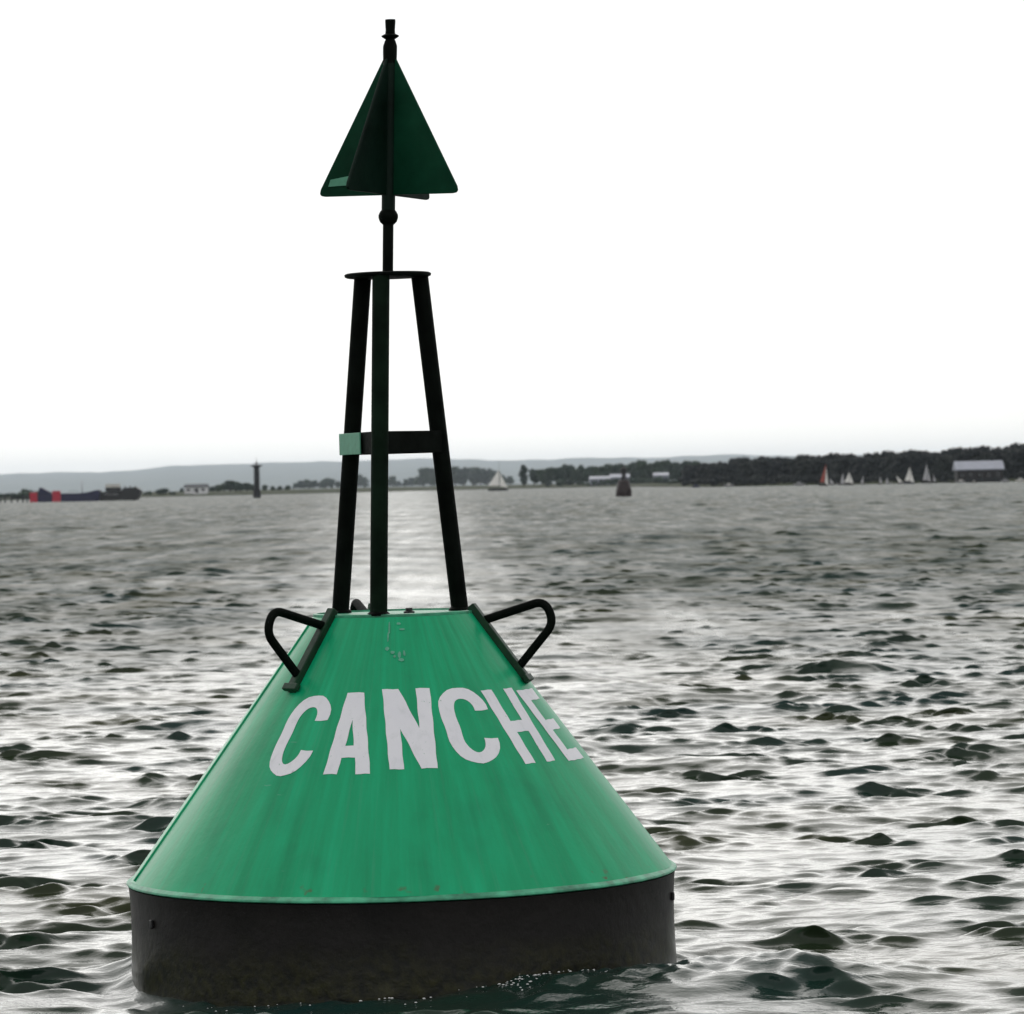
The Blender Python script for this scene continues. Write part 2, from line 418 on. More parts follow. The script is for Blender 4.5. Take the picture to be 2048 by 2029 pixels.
def build_water():
    dense = np.linspace(-R_(10.2), R_(10.2), 360)
    side = [R_(10.2)]; st = dense[1] - dense[0]
    while side[-1] < math.pi * 0.995:
        st *= 1.12; side.append(min(side[-1] + st, math.pi))
    side = np.array(side[1:])
    ang = np.concatenate([-side[::-1][1:], dense, side])      # -pi+..pi
    rad = [0.4]
    while rad[-1] < 12: rad.append(rad[-1] * 1.05)
    while rad[-1] < 160: rad.append(rad[-1] * 1.0011)
    while rad[-1] < 500: rad.append(rad[-1] * 1.0019)
    while rad[-1] < 1000: rad.append(rad[-1] * 1.003)
    while rad[-1] < 26000: rad.append(rad[-1] * 1.05)
    rad = np.array(rad)
    nr, na = len(rad), len(ang)
    x0 = rad[:, None] * np.sin(ang)[None]; y0 = rad[:, None] * np.cos(ang)[None]
    dth = np.gradient(ang)
    dr = np.gradient(rad)
    sp = np.maximum(dr[:, None], rad[:, None] * np.abs(dth)[None])
    x = x0.copy(); y = y0.copy(); z = np.zeros_like(x)
    lost = np.zeros_like(x)
    gust = gustiness(x0, y0); pack = np.clip(packets(x0, y0), 0, 2.0); pack2 = np.clip(packets(x0 / 4.0, y0 / 4.0), 0, 2.2)
    open_ = np.clip((np.hypot(x0, y0) - 18) / 45, 0, 1); far_ = np.clip((np.hypot(x0, y0) - 180) / 300, 0, 1)      # a heavier chop out in the open channel
    for kx, ky, A, ph, lam, s in WAVES:
        w = np.clip((lam / sp - 2.0) / 1.6, 0, 1)
        grow = 1 + (0.5 * open_ if lam < 1.2 else 0.6 * open_ + 1.3 * far_ if lam < 2.6 else 1.4 * far_ if lam < 6 else 0 * far_)
        lost += (1 - w) ** 2 * s * s * 0.5 * (1.15 * grow) ** 2
        rows = np.where(w.max(1) > 0)[0]; cols = np.where(w.max(0) > 0)[0]
        if len(rows) == 0: continue
        rs = slice(rows[0], rows[-1] + 1); cs = slice(cols[0], cols[-1] + 1)
        p = kx * x0[rs, cs] + ky * y0[rs, cs] + ph
        wa = w[rs, cs] * A * gust[rs, cs]
        wa = wa * grow[rs, cs] * (pack if lam < 1.2 else pack2)[rs, cs]
        z[rs, cs] += wa * np.cos(p)
        sn = wa * np.sin(p) * 0.85; kk = math.hypot(kx, ky)
        x[rs, cs] -= sn * kx / kk; y[rs, cs] -= sn * ky / kk
    y -= 1.1 * z                                              # crests lean the way they run, so their near faces are steeper
    near = (np.abs(x0 - BX) < 4) & (np.abs(y0 - BY) < 4)
    z[near] += hull_wash(x[near], y[near])
    rough = np.clip(np.sqrt(np.sqrt(2 * lost) * gust * 0.85), 0.08, 0.55)
    verts = np.stack([x, y, z], -1).reshape(-1, 3)
    i = np.arange(nr - 1)[:, None]; j = np.arange(na)[None]; j2 = (j + 1) % na
    quads = np.stack([i * na + j, (i + 1) * na + j, (i + 1) * na + j2, i * na + j2], -1)[..., ::-1].reshape(-1, 4)
    verts = np.vstack([verts, [[0, 0, 0]]]); c = len(verts) - 1
    tris = np.stack([np.full(na, c), np.arange(na), (np.arange(na) + 1) % na], -1)[:, ::-1]
    me = bpy.data.meshes.new('water')
    me.vertices.add(len(verts)); me.vertices.foreach_set('co', verts.astype(np.float32).ravel())
    nl = quads.size + tris.size; nf = len(quads) + len(tris)
    me.loops.add(nl); me.polygons.add(nf)
    me.loops.foreach_set('vertex_index', np.concatenate([quads.ravel(), tris.ravel()]).astype(np.int32))
    ls = np.concatenate([np.arange(len(quads)) * 4, quads.size + np.arange(len(tris)) * 3]).astype(np.int32)
    me.polygons.foreach_set('loop_start', ls)
    me.update(calc_edges=True); me.validate()
    at_ = me.attributes.new('chop', 'FLOAT', 'POINT')
    at_.data.foreach_set('value', np.append(rough.ravel(), 0.1).astype(np.float32))
    o = link('water', me, M['water'], None, True)
    if me.polygons[len(quads) // 2].normal.z < 0: me.flip_normals()
    return tag(o, kind='structure')
build_water()

def water_z(x, y, lam_min=0.2):
    z = np.zeros_like(x)
    for kx, ky, A, ph, lam, s in WAVES:
        if lam >= lam_min: z += A * gustiness(x, y) * (np.clip(packets(x, y), 0, 2.0) if lam < 1.2 else 1) * np.cos(kx * x + ky * y + ph)
    return z + hull_wash(x, y)

# ------------------------------------------------------------------ far shore and hills
SHORE = [(-900, 1500), (0, 1500), (300, 1600), (650, 1700), (1000, 2050), (1220, 1950), (1345, 1500), (1420, 1280), (1700, 1215), (2048, 1170), (3000, 1100)]
def shore_y(px):
    for (a, ya), (b, yb) in zip(SHORE, SHORE[1:]):
        if a <= px <= b: return ya + (yb - ya) * (px - a) / (b - a)
    return SHORE[0][1] if px < 0 else SHORE[-1][1]

def build_shore():
    vs = []; fs = []
    pxs = np.arange(-5000, 7001, 25.0)
    steps = [(0, -1.0), (4, 0.2), (10, 0.6), (40, 1.0), (200, 1.3), (900, 1.6), (4000, 2.0), (12000, 3), (24000, 3.5)]
    for px in pxs:
        y0 = shore_y(px) + 6 * math.sin(px * 0.031) + 3 * math.sin(px * 0.13)
        for dy, z in steps:
            Y = y0 + dy
            vs.append((X(px, Y), Y, z + (0.25 * math.sin(px * 0.07 + dy) if dy > 5 else 0)))
    n = len(steps)
    for i in range(len(pxs) - 1):
        for k in range(n - 1):
            fs.append((i * n + k, (i + 1) * n + k, (i + 1) * n + k + 1, i * n + k + 1))
    me = bpy.data.meshes.new('far_shore'); me.from_pydata(vs, [], fs); me.update()
    tag(link('far_shore', me, M['land'], None, True), kind='structure')
build_shore()

RIDGE = [(-5000, 44), (-3000, 36), (-1200, 40), (-300, 41), (0, 42), (200, 43), (400, 52), (520, 55), (650, 53), (800, 57), (1000, 50), (1280, 50), (1420, 51), (1700, 46), (2048, 50), (3200, 46), (5000, 52), (7000, 44)]
def ridge(px):
    for (a, h1), (b, h2) in zip(RIDGE, RIDGE[1:]):
        if a <= px <= b:
            t = (px - a) / (b - a); t = t * t * (3 - 2 * t)
            return h1 + (h2 - h1) * t
    return 40
def build_hills():
    vs = []; fs = []
    pxs = np.arange(-5000, 7001, 20.0)
    prof = [(23500, 0.0), (24500, .12), (26000, .34), (28000, .52), (29500, .66), (31000, .82), (32500, .93), (33500, 1.0), (35000, .9), (37000, .5)]
    for px in pxs:
        for Y, f in prof:
            hm = ridge(px) / 8192 * 33500 * f
            hm += 1.45 * f * (3.4 * math.sin(px * .023 + Y * .0013) + 2.2 * math.sin(px * .061 + Y * .003) + 1.1 * math.sin(px * .21))
            vs.append((X(px, Y), Y, hm + 1.0))
    n = len(prof)
    for i in range(len(pxs) - 1):
        for k in range(n - 1):
            fs.append((i * n + k, (i + 1) * n + k, (i + 1) * n + k + 1, i * n + k + 1))
    me = bpy.data.meshes.new('hills'); me.from_pydata(vs, [], fs); me.update()
    tag(link('hills', me, M['hill'], None, True), kind='structure')
build_hills()

# ------------------------------------------------------------------ the green buoy
buoy = empty('navigation_buoy', (BX, BY, 0), (0, R_(-0.45), 0))
tag(buoy, 'large green conical buoy lettered CANCHE floating on choppy water', 'buoy')
ZR, ZD, RR, RD = 0.396, 1.442, 1.094, 0.326
SL = (RR - RD) / (ZD - ZR); SLANT = math.hypot(1, SL)
def rcone(phi, z):
    r = RD + SL * (ZD - z)
    d = 0.0022 * math.sin(5 * phi + 1.3) + 0.0016 * math.sin(9 * phi + 2.2 * z) + 0.0012 * math.sin(14 * phi + 3 * z + 1)
    return r + d * (r - RD) / (RR - RD) * 1.6
def cpt(phi, z, o=0.0):
    """Point on the cone; phi turns from the viewer's side (0) to the right."""
    r = rcone(phi, z) + o / SLANT
    return Vector((r * math.sin(phi), -r * math.cos(phi), z + o * SL / SLANT))

mb = MB(); n = 160; rows = 28
vs = [cpt(2 * math.pi * k / n, ZR + 0.012 + (ZD - ZR - 0.012) * i / rows) for i in range(rows + 1) for k in range(n)]
mb.add(vs, [(i * n + k, i * n + (k + 1) % n, (i + 1) * n + (k + 1) % n, (i + 1) * n + k) for i in range(rows) for k in range(n)])
cone = mb.build('cone_body', M['cone'], buoy, True)
# deck with a raised lip
dk = MB(); dk.lathe([(RD - 0.003, ZD - 0.02), (RD + 0.004, ZD - 0.006), (RD + 0.003, ZD + 0.006), (RD - 0.012, ZD + 0.008), (RD - 0.016, ZD + 0.001), (0.002, ZD + 0.003)], 96)
auto_smooth(dk.build('deck_plate', M['lip'], buoy))
# flange between cone and hull
fl = MB(); fl.lathe([(RR - 0.02, ZR - 0.012), (RR + 0.010, ZR - 0.0075), (RR + 0.013, ZR - 0.004), (RR + 0.011, ZR + 0.002), (RR - 0.006, ZR + 0.013), (RR - 0.03, ZR + 0.016)], 160, cap=False)
auto_smooth(fl.build('flange', M['lip'], buoy))
hl = MB(); prof = [(RR + 0.006, ZR - 0.0125), (RR + 0.003, ZR - 0.03)] + [(RR + 0.001 - 0.004 * math.sin(i * 0.5), ZR - 0.03 - i * 0.05) for i in range(1, 15)] + [(RR * .7, -0.7), (0.05, -0.75)]
hl.lathe(prof, 160); auto_smooth(hl.build('hull', M['hull'], buoy), 50)
# bolt hole cover at the hull's right, small patch near the left
for ph, z in ((R_(80), 0.29), (R_(-62), 0.27)):
    b = MB(); r = RR + 0.004
    b.box((r * math.sin(ph), -r * math.cos(ph), z), (0.026, 0.012, 0.034), Matrix.Rotation(ph, 3, 'Z'))
    b.build('hull_bolt', M['black'], buoy, bevel=0.004)
# weld seams down the cone
for ph in (R_(-76), R_(172)):
    s = MB(); s.tube([cpt(ph, ZR + 0.02 + (ZD - ZR - 0.03) * i / 20, 0.001) for i in range(21)], 0.006, 6)
    s.build('weld_seam', M['cone'], buoy, True)

# lettering, one mesh per letter, painted on the cone
def arc(cx, cy, rx, ry, a, b, n=14):
    return [(cx + rx * math.cos(R_(a + (b - a) * i / n)), cy + ry * math.sin(R_(a + (b - a) * i / n))) for i in range(n + 1)]
gC = arc(.5, .70, .5, .30, -2, 180) + arc(.5, .30, .5, .30, 180, 362) + arc(.5, .32, .21, .175, 360, 180) + arc(.5, .68, .21, .175, 180, 0)
GLYPH = {
    'C': [gC],
    'A': [[(0, 0), (.30, 0), (.355, .2), (.645, .2), (.70, 0), (1, 0), (.68, 1), (.32, 1)], [(.41, .345), (.59, .345), (.5, .66)]],
    'N': [[(0, 0), (.30, 0), (.30, .50), (.66, 0), (1, 0), (1, 1), (.70, 1), (.70, .50), (.34, 1), (0, 1)]],
    'H': [[(0, 0), (.31, 0), (.31, .42), (.69, .42), (.69, 0), (1, 0), (1, 1), (.69, 1), (.69, .57), (.31, .57), (.31, 1), (0, 1)]],
    'E': [[(0, 0), (.95, 0), (.95, .15), (.32, .15), (.32, .43), (.85, .43), (.85, .57), (.32, .57), (.32, .85), (.95, .85), (.95, 1), (0, 1)]],
}
def inside(p, loops):
    c = False
    for L in loops:
        for (x1, y1), (x2, y2) in zip(L, L[1:] + L[:1]):
            if (y1 > p[1]) != (y2 > p[1]) and p[0] < (x2 - x1) * (p[1] - y1) / (y2 - y1) + x1: c = not c
    return c
def letter(ch, phic, w, zb, zt, shear):
    loops = GLYPH[ch]; V = []; E = []
    for L in loops:
        # subdivide the outline so that it follows the cone
        P = []
        for (x1, y1), (x2, y2) in zip(L, L[1:] + L[:1]):
            m = max(1, int(math.hypot((x2 - x1) * .6, y2 - y1) / 0.06))
            P += [(x1 + (x2 - x1) * i / m, y1 + (y2 - y1) * i / m) for i in range(m)]
        Q = []
        for p in P:
            if not Q or math.hypot(p[0] - Q[-1][0], p[1] - Q[-1][1]) > 1e-4: Q.append(p)
        k = len(V); V += Q; E += [(k + i, k + (i + 1) % len(Q)) for i in range(len(Q))]
    for i in range(1, 16):
        for j in range(1, 24): V.append((i / 16 + .0031, j / 24 + .0017))
    ov, oe, of, *_ = delaunay_2d_cdt([Vector(p) for p in V], E, [], 0, 1e-5)
    fs = [f for f in of if inside((sum(ov[i].x for i in f) / len(f), sum(ov[i].y for i in f) / len(f)), loops)]
    used = sorted({i for f in fs for i in f}); ix = {u: k for k, u in enumerate(used)}
    vs = []
    for u in used:
        gx, gy = ov[u]
        gx += 0.006 * math.sin(gy * 23 + phic * 7); gy += 0.004 * math.sin(gx * 17 + phic * 5)
        z = zb + (zt - zb) * gy
        phi = phic + ((gx - .5) * w + shear * (gy - .5)) / rcone(phic, z)
        vs.append(cpt(phi, z, 0.0016))
    mb = MB(); mb.add(vs, [tuple(ix[i] for i in f) for f in fs])
    return mb.build('letter', M['white'], cone, True)
for ch, ph, w, zb, zt, sh in (('C', -34.2, .192, .842, 1.142, .03), ('A', -14.6, .190, .850, 1.152, -.02), ('N', 5.8, .186, .864, 1.162, -.004),
                              ('C', 27.6, .212, .872, 1.158, .0), ('H', 48.8, .184, .858, 1.142, -.012), ('E', 69.5, .180, .850, 1.130, -.01)):
    tag(letter(ch, R_(ph), w, zb, zt, sh), {-34.2: 'white letter C at the start of the word', 27.6: 'white letter C before the H'}.get(ph, 'white letter ' + ch))
# scuffed-off paint under the deck edge
def chip(ph, z, w, h):
    m = 9; vs = [cpt(R_(ph) + w * math.cos(a) * (1 + .4 * random.random()) / .45, z + h * math.sin(a) * (1 + .5 * random.random()), 0.0028)
                 for a in [2 * math.pi * i / m for i in range(m)]]
    MB().add(vs, [tuple(range(m))]).build('paint_chip', M['chip'], cone)
for ph, z, w, h in ((-2, 1.395, .004, .02), (-2.6, 1.36, .003, .018), (4, 1.41, .009, .004), (6, 1.388, .012, .003), (-3, 1.315, .008, .006), (0, 1.30, .007, .005),
                    (3.5, 1.29, .005, .011), (6, 1.297, .004, .010), (4.2, 1.272, .010, .005), (1, 1.285, .004, .004)):
    chip(ph, z, w, h)

# lifting handles with their bracket bars
def rounded(pts, r, n=7):
    out = [Vector(pts[0])]
    for a, b, c in zip(pts, pts[1:], pts[2:]):
        a, b, c = Vector(a), Vector(b), Vector(c)
        d1 = (a - b); d2 = (c - b); q = min(r, d1.length * .48, d2.length * .48)
        p1 = b + d1.normalized() * q; p2 = b + d2.normalized() * q
        for i in range(n + 1):
            t = i / n; out.append(p1 * (1 - t) ** 2 + b * 2 * t * (1 - t) + p2 * t * t)
    out.append(Vector(pts[-1])); return out
for deg in (-48.0, 75.0, 197.0):
    ph = R_(deg)
    def rz(rho, z): return Vector((rho * math.sin(ph), -rho * math.cos(ph), z))
    h = MB(); h.tube(rounded([rz(.355, 1.402), rz(.625, 1.482), rz(.662, 1.392), rz(.500, 1.205)], .085), 0.0175, 14)
    auto_smooth(h.build('lifting_handle', M['dark'], buoy), 50)
    b = MB(); z1, z0 = 1.462, 1.150
    p1 = cpt(ph, z1, 0.012); p0 = cpt(ph, z0, 0.012); d = (p1 - p0)
    nrm = Vector((math.sin(ph), -math.cos(ph), SL)).normalized(); tan = d.normalized(); sid = nrm.cross(tan)
    Mr = Matrix((sid, nrm, tan)).transposed()
    b.box((p0 + p1) / 2, (0.042, 0.030, d.length), Mr)
    b.build('handle_bracket', M['handle'], buoy, bevel=0.004)
    f = MB(); pf = cpt(ph, 1.163, 0.018); f.box(pf, (0.085, 0.022, 0.03), Mr)
    f.build('bracket_foot', M['handle'], buoy, bevel=0.004)

# lattice tower of three tubes
def off(z):
    pts = [(1.45, -.007), (2.80, .010), (3.10, .021), (3.82, .049)]
    if z <= pts[0][0]: return (pts[0][1], 0)
    for (a, u), (b, v) in zip(pts, pts[1:]):
        if z <= b: return (u + (v - u) * (z - a) / (b - a), 0)
    return (pts[-1][1], 0)
ZB, ZT = ZD + 0.004, 2.795
def legp(th, z):
    t = (z - ZB) / (ZT - ZB); r = .286 + (.136 - .286) * t; o = off(z)
    return Vector((o[0] + r * math.sin(th), -r * math.cos(th), z))
TH = [R_(-9.8), R_(-129.8), R_(110.2)]
for th in TH:
    l = MB(); l.tube([legp(th, ZB - .004), legp(th, (ZB + ZT) / 2), legp(th, ZT)], 0.035, 20)
    auto_smooth(l.build('tower_leg', M['dark'] if th != TH[0] else M['leg'], buoy), 50)
    w = MB(); p = legp(th, ZB); w.lathe([(.046, ZB - .003), (.046, ZB + .004), (.037, ZB + .012)], 20, p.x, p.y)
    auto_smooth(w.build('leg_foot', M['dark'], buoy))
ZC = 2.129
for a, b in ((1, 0), (0, 2), (2, 1)):
    pa, pb = legp(TH[a], ZC), legp(TH[b], ZC)
    d = (pb - pa).normalized(); nn = Vector((d.y, -d.x, 0)).normalized()
    if nn.dot((pa + pb) / 2 - Vector((off(ZC)[0], 0, ZC))) < 0: nn = -nn
    Mr = Matrix((d, nn, Vector((0, 0, 1)))).transposed()
    x = MB(); x.box((pa + pb) / 2 + nn * 0.022, ((pb - pa).length + .03, 0.014, 0.089), Mr)
    x.build('cross_brace', M['dark'], buoy, bevel=0.003)
    if (a, b) == (1, 0):
        q = MB(); L = (pb - pa).length
        q.box(pa + d * (L * .26) + nn * 0.0375, (L * .74, 0.006, 0.087), Mr)  # bright outer face of the brace, its light put into the pale green
        tag(q.build('lit_brace_panel', M['pale'], buoy, bevel=0.002), 'pale green panel on the brace, toned as lit')
# platform disc on the legs
o_ = off(2.8)
pf = MB(); pf.lathe([(.165, 2.795), (.174, 2.799), (.175, 2.808), (.168, 2.812), (.03, 2.816)], 48, o_[0], 0)
auto_smooth(pf.build('top_platform', M['dark'], buoy))
# pole, collar and finial
pl = MB(); pl.tube([Vector((off(z)[0], 0, z)) for z in (2.81, 2.95, 3.02)], 0.0215, 16)
auto_smooth(pl.build('mast', M['dark'], buoy))
cl = MB(); cl.lathe([(.0215, 3.006), (.034, 3.018), (.0395, 3.034), (.0395, 3.046), (.033, 3.060), (.0275, 3.066)], 24, off(3.04)[0], 0)
auto_smooth(cl.build('mast_collar', M['dark'], buoy), 50)
sl = MB(); sl.tube([Vector((off(z)[0], 0, z)) for z in (3.064, 3.2, 3.4, 3.6, 3.66)], 0.0275, 16)
auto_smooth(sl.build('topmark_sleeve', M['plate_shade'], buoy))
fn = MB(); fn.lathe([(.0275, 3.655), (.0285, 3.70), (.0285, 3.725), (.022, 3.745), (.0185, 3.752), (.034, 3.762), (.0355, 3.767), (.020, 3.775), (.019, 3.790), (.021, 3.824), (.0205, 3.832)], 24, off=lambda z: off(z))
auto_smooth(fn.build('finial', M['dark'], buoy), 40)
# topmark: two triangular plates that cross at right angles
TB, TT, TWD = 3.126, 3.672, 0.322
def plate_poly(sgn):
    # half plate from the sleeve outwards, outer bottom corner rounded
    w, r = TWD, 0.020
    pts = [(0.020, TB), (w - r * 1.2, TB), (w - r * .35, TB + r * .15), (w, TB + r * .6), (w - .004, TB + r * 1.5), (0.030, TT), (0.020, TT)]
    return [(sgn * x, z) for x, z in pts] if sgn > 0 else [(-x, z) for x, z in reversed(pts)]
ta = R_(29.0); lean = math.atan2(off(3.67)[0] - off(3.13)[0], 3.67 - 3.13)
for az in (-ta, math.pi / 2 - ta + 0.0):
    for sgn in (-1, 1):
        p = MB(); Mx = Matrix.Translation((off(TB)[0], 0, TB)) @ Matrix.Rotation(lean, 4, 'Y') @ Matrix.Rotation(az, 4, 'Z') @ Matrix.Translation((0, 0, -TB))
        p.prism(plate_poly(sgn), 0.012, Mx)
        po = p.build('topmark_plate', M['plate'] if az == -ta else M['plate_shade'], buoy, bevel=0.003)  # crossing plate darkened as if shaded by its neighbour
        if az == -ta and sgn == -1:
            k = MB(); k.prism([(-.278, TB + .040), (-.178, TB + .044), (-.172, TB + .082), (-.268, TB + .068)], 0.004, Mx @ Matrix.Translation((0, -0.009, 0)))
            tag(k.build('reflector_tab', M['pale'], po), 'pale reflective tab on the topmark plate')
# small fittings on the deck
for px, py in ((.063, -.20), ):
    e = MB(); e.lathe([(.022, ZD), (.022, ZD + .012), (.014, ZD + .016), (.014, ZD + .026)], 12, px, py)
    auto_smooth(e.build('deck_bolt', M['black'], buoy))

# ------------------------------------------------------------------ foam round the hull
def build_foam():
    rng = random.Random(5); mb = MB(); pts = []
    for i in range(130):
        if i < 60: a = rng.gauss(R_(27), R_(6)); e = abs(rng.gauss(0.01, 0.03))
        elif i < 90: a = rng.uniform(R_(-45), R_(25)); e = abs(rng.gauss(0.03, 0.09))
        else: a = rng.uniform(R_(20), R_(85)); e = abs(rng.gauss(0.03, 0.10))
        r = 1.108 + e; pts.append((BX + r * math.sin(a), BY - r * math.cos(a), rng.uniform(.0012, .005) * (0.6 if i >= 90 else 1)))
    P = np.array(pts); zz = water_z(P[:, 0], P[:, 1])
    for (x, y, s), z in zip(pts, zz):
        vs = []; fs = []
        vs.append((x, y, z + s * .7))
        for ring, (rr, hh) in enumerate(((.7, .45), (1, -.1))):
            for k in range(6):
                an = k * math.pi / 3 + ring * .5; vs.append((x + s * 1.5 * rr * math.cos(an), y + s * rr * math.sin(an), z + s * hh))
        fs += [(0, 1 + k, 1 + (k + 1) % 6) for k in range(6)] + [(1 + k, 7 + k, 7 + (k + 1) % 6, 1 + (k + 1) % 6) for k in range(6)]
        mb.add(vs, fs)
    tag(mb.build('foam', M['foam'], None, True), 'white foam bubbles along the buoy waterline', 'foam', kind='stuff')
build_foam()

# ------------------------------------------------------------------ distant red buoy
Y = 570.0
rb = empty('red_buoy', (X(1247, Y), Y, 0), (0, R_(1), 0))
tag(rb, 'small dark red buoy with a topmark, floating far off by the shore', 'buoy')
auto_smooth(MB().lathe([(1.05, -.4), (1.12, .1), (1.12, .7)], 28).build('hull', M['maroon'], rb))
auto_smooth(MB().lathe([(1.12, .702), (1.0, 1.3), (.82, 2.0), (.72, 2.25), (.3, 2.32)], 28).build('cone_body', M['maroon'], rb))
for k in range(3):
    a = k * 2.094 + .4
    MB().tube([(.30 * math.cos(a), .30 * math.sin(a), 2.28), (.20 * math.cos(a), .20 * math.sin(a), 3.25)], .11, 8).build('tower_leg', M['black'], rb, True)
auto_smooth(MB().lathe([(.2, 3.2), (.42, 3.22), (.42, 3.95), (.12, 4.02), (.06, 4.35)], 16).build('topmark', M['black'], rb))
MB().box((.72, -.75, .85), (.5, .4, .55), Matrix.Rotation(.5, 3, 'Z')).build('side_pocket', M['maroon'], rb, bevel=.04)

# ------------------------------------------------------------------ beacon tower in the water
Y = 1000.0; k = Y / 8192
bc = empty('beacon_tower', (X(514, Y), Y, 0))
tag(bc, 'slim dark beacon tower with a flat cap standing in the water', 'beacon')
auto_smooth(MB().lathe([(.95, -1), (.95, .6), (.85, 1.6), (.72, 2.2)], 24).build('base', M['conc'], bc))
auto_smooth(MB().lathe([(.72, 2.2), (.70, 5.5), (.66, 7.35)], 24).build('shaft', M['conc'], bc))
auto_smooth(MB().lathe([(.66, 7.35), (1.1, 7.7), (1.45, 7.75), (1.45, 7.95), (.5, 8.0)], 24).build('cap_platform', M['conc'], bc))
auto_smooth(MB().lathe([(.28, 8.0), (.28, 8.7), (.16, 8.8), (.05, 8.9), (.05, 9.9)], 12).build('lantern', M['greysail'], bc))

# ------------------------------------------------------------------ boats
def hull_mesh(L, B, D, bow=0.32, name='hull'):
    st = []; nsec = 9
    for i in range(nsec):
        t = i / (nsec - 1)
        w = B / 2 * (0.72 + .28 * math.sin(math.pi * min(1, t / .6) * .5)) if t < .6 else B / 2 * math.cos((t - .6) / .4 * math.pi / 2 * .98)
        sh = D * (1 + bow * max(0, t - .35) ** 2 * 2)
        x = -L / 2 + L * t
        st.append([(x, -w, sh), (x, -w * .86, sh * .35), (x * .97, -w * .4, -D * .3), (x * .97, w * .4, -D * .3), (x, w * .86, sh * .35), (x, w, sh)])
    mb = MB(); vs = [p for s in st for p in s]; n = 6
    fs = [(i * n + k, (i + 1) * n + k, (i + 1) * n + k + 1, i * n + k + 1) for i in range(nsec - 1) for k in range(n - 1)]
    fs += [(i * n + 5, (i + 1) * n + 5, (i + 1) * n, i * n) for i in range(nsec - 1)] + [tuple(range(n)), tuple((nsec - 1) * n + q for q in reversed(range(n)))]
    return mb.add(vs, fs)
def sail_mb(p0, p1, p2, belly, n=6):
    """Three-cornered sail p0 (tack) p1 (clew) p2 (head), bellied along y, two skins."""
    p0, p1, p2 = Vector(p0), Vector(p1), Vector(p2); mb = MB()
    for skin in (0.0,):
        vs = []
        for i in range(n + 1):
            for j in range(n + 1):
                u, v = i / n, j / n
                q = (p0 * (1 - u) + p1 * u) * (1 - v) + p2 * v
                vs.append(q + Vector((0.05 * u * math.sin(math.pi * v), belly * math.sin(math.pi * u * .9) * (1 - v) + skin, 0)))
        mb.add(vs, [(i * (n + 1) + j, (i + 1) * (n + 1) + j, (i + 1) * (n + 1) + j + 1, i * (n + 1) + j + 1) for i in range(n) for j in range(n)])
    return mb
def sailboat(name, label, px, Y, L, mast_h, hullm, mainm, jibm, face=1, main_f=.88, group=None, heel=0, rz=0, has_jib=True, sail_w=.45):
    r = empty(name, (X(px, Y), Y, 0), (0, R_(heel), R_(rz) + (0 if face > 0 else math.pi)))
    tag(r, label, 'sailboat', group)
    D = .11 * L
    auto_smooth(hull_mesh(L, .34 * L, D).build('hull', hullm, r), 50)
    MB().tube([(.08 * L, 0, D * .6), (.07 * L, 0, mast_h)], [.05 + .004 * L, .03], 8).build('mast', M['spar'], r, True)
    MB().tube([(.07 * L, 0, D + .09 * mast_h), (-sail_w * L, 0.02, D + .085 * mast_h)], .04, 8).build('boom', M['spar'], r, True)
    sail_mb((.06 * L, 0, D + .10 * mast_h), (-sail_w * L, .0, D + .10 * mast_h), (.055 * L, 0, mast_h * main_f), .06 * L).build('mainsail', mainm, r, True)
    if has_jib:
        sail_mb((.49 * L, 0, D * 1.25), (.10 * L, .15, D + .08 * mast_h), (.095 * L, 0, mast_h * main_f * .86), .05 * L).build('jib', jibm, r, True)
    MB().box((-.18 * L, 0, D * 1.1), (.3 * L, .2 * L, D * .35)).build('cockpit_coaming', M['greysail'] if hullm is not M['black'] else M['spar'], r, bevel=.03)
    return r
sailboat('sailing_yacht', 'white-sailed yacht with a dark hull, alone off the far central shore', 996, 1400, 6.8, 10.0, M['black'], M['sail'], M['sail'], 1, .72, sail_w=.50, rz=-8)
# dinghies in front of the right-hand wood
G = 'sailing dinghies off the dark wood'
DIN = [  # px, Y, length, mast, hull, main, jib, face, label
    (1647, 1080, 2.5, 6.9, 'maroon', 'redsail', 'sail', 1, 'tallest dinghy with red mainsail, white jib and dark red hull before the wood', 6, True),
    (1661, 1160, 2.6, 2.3, 'greysail', 'greysail', 'sail', -1, 'low grey-sailed dinghy just right of the red-sailed one', 0, False),
    (1680, 1120, 2.4, 4.2, 'greysail', 'greysail', 'sail', -1, 'grey sail dinghy leaning, left neighbour of the white sail with a red hull', -16, False),
    (1697, 1120, 2.8, 4.3, 'maroon', 'sail', 'sail', 1, 'bright white sail dinghy with a red hull before the wood', 2, True),
    (1726, 1150, 1.8, 3.0, 'greysail', 'greysail', 'sail', 1, 'tiny grey dinghy alone in the gap right of the red-hulled one', 0, False),
    (1759, 1150, 1.9, 2.7, 'maroon', 'greysail', 'sail', -1, 'small pinkish grey dinghy, first of the close trio of low sails', -5, False),
    (1777, 1130, 2.2, 2.4, 'greysail', 'greysail', 'sail', 1, 'small grey dinghy in the middle of the close trio of low sails', -14, False),
    (1799, 1100, 2.2, 2.9, 'greysail', 'sail', 'sail', -1, 'small pale dinghy heeling right, last of the close trio of low sails', 18, False),
    (1818, 1140, 3.0, 5.6, 'navy', 'sail', 'sail', 1, 'tall white sail dinghy with a white jib near the middle of the wood', 2, True),
    (1853, 1160, 2.6, 6.6, 'maroon', 'greysail', 'greysail', 1, 'tall thin-masted dinghy with dull pinkish sails left of the boathouse', 0, True),
    (1867, 1165, 1.8, 3.1, 'maroon', 'greysail', 'sail', -1, 'short dull-sailed dinghy between the thin mast and the boathouse', 0, False),
]
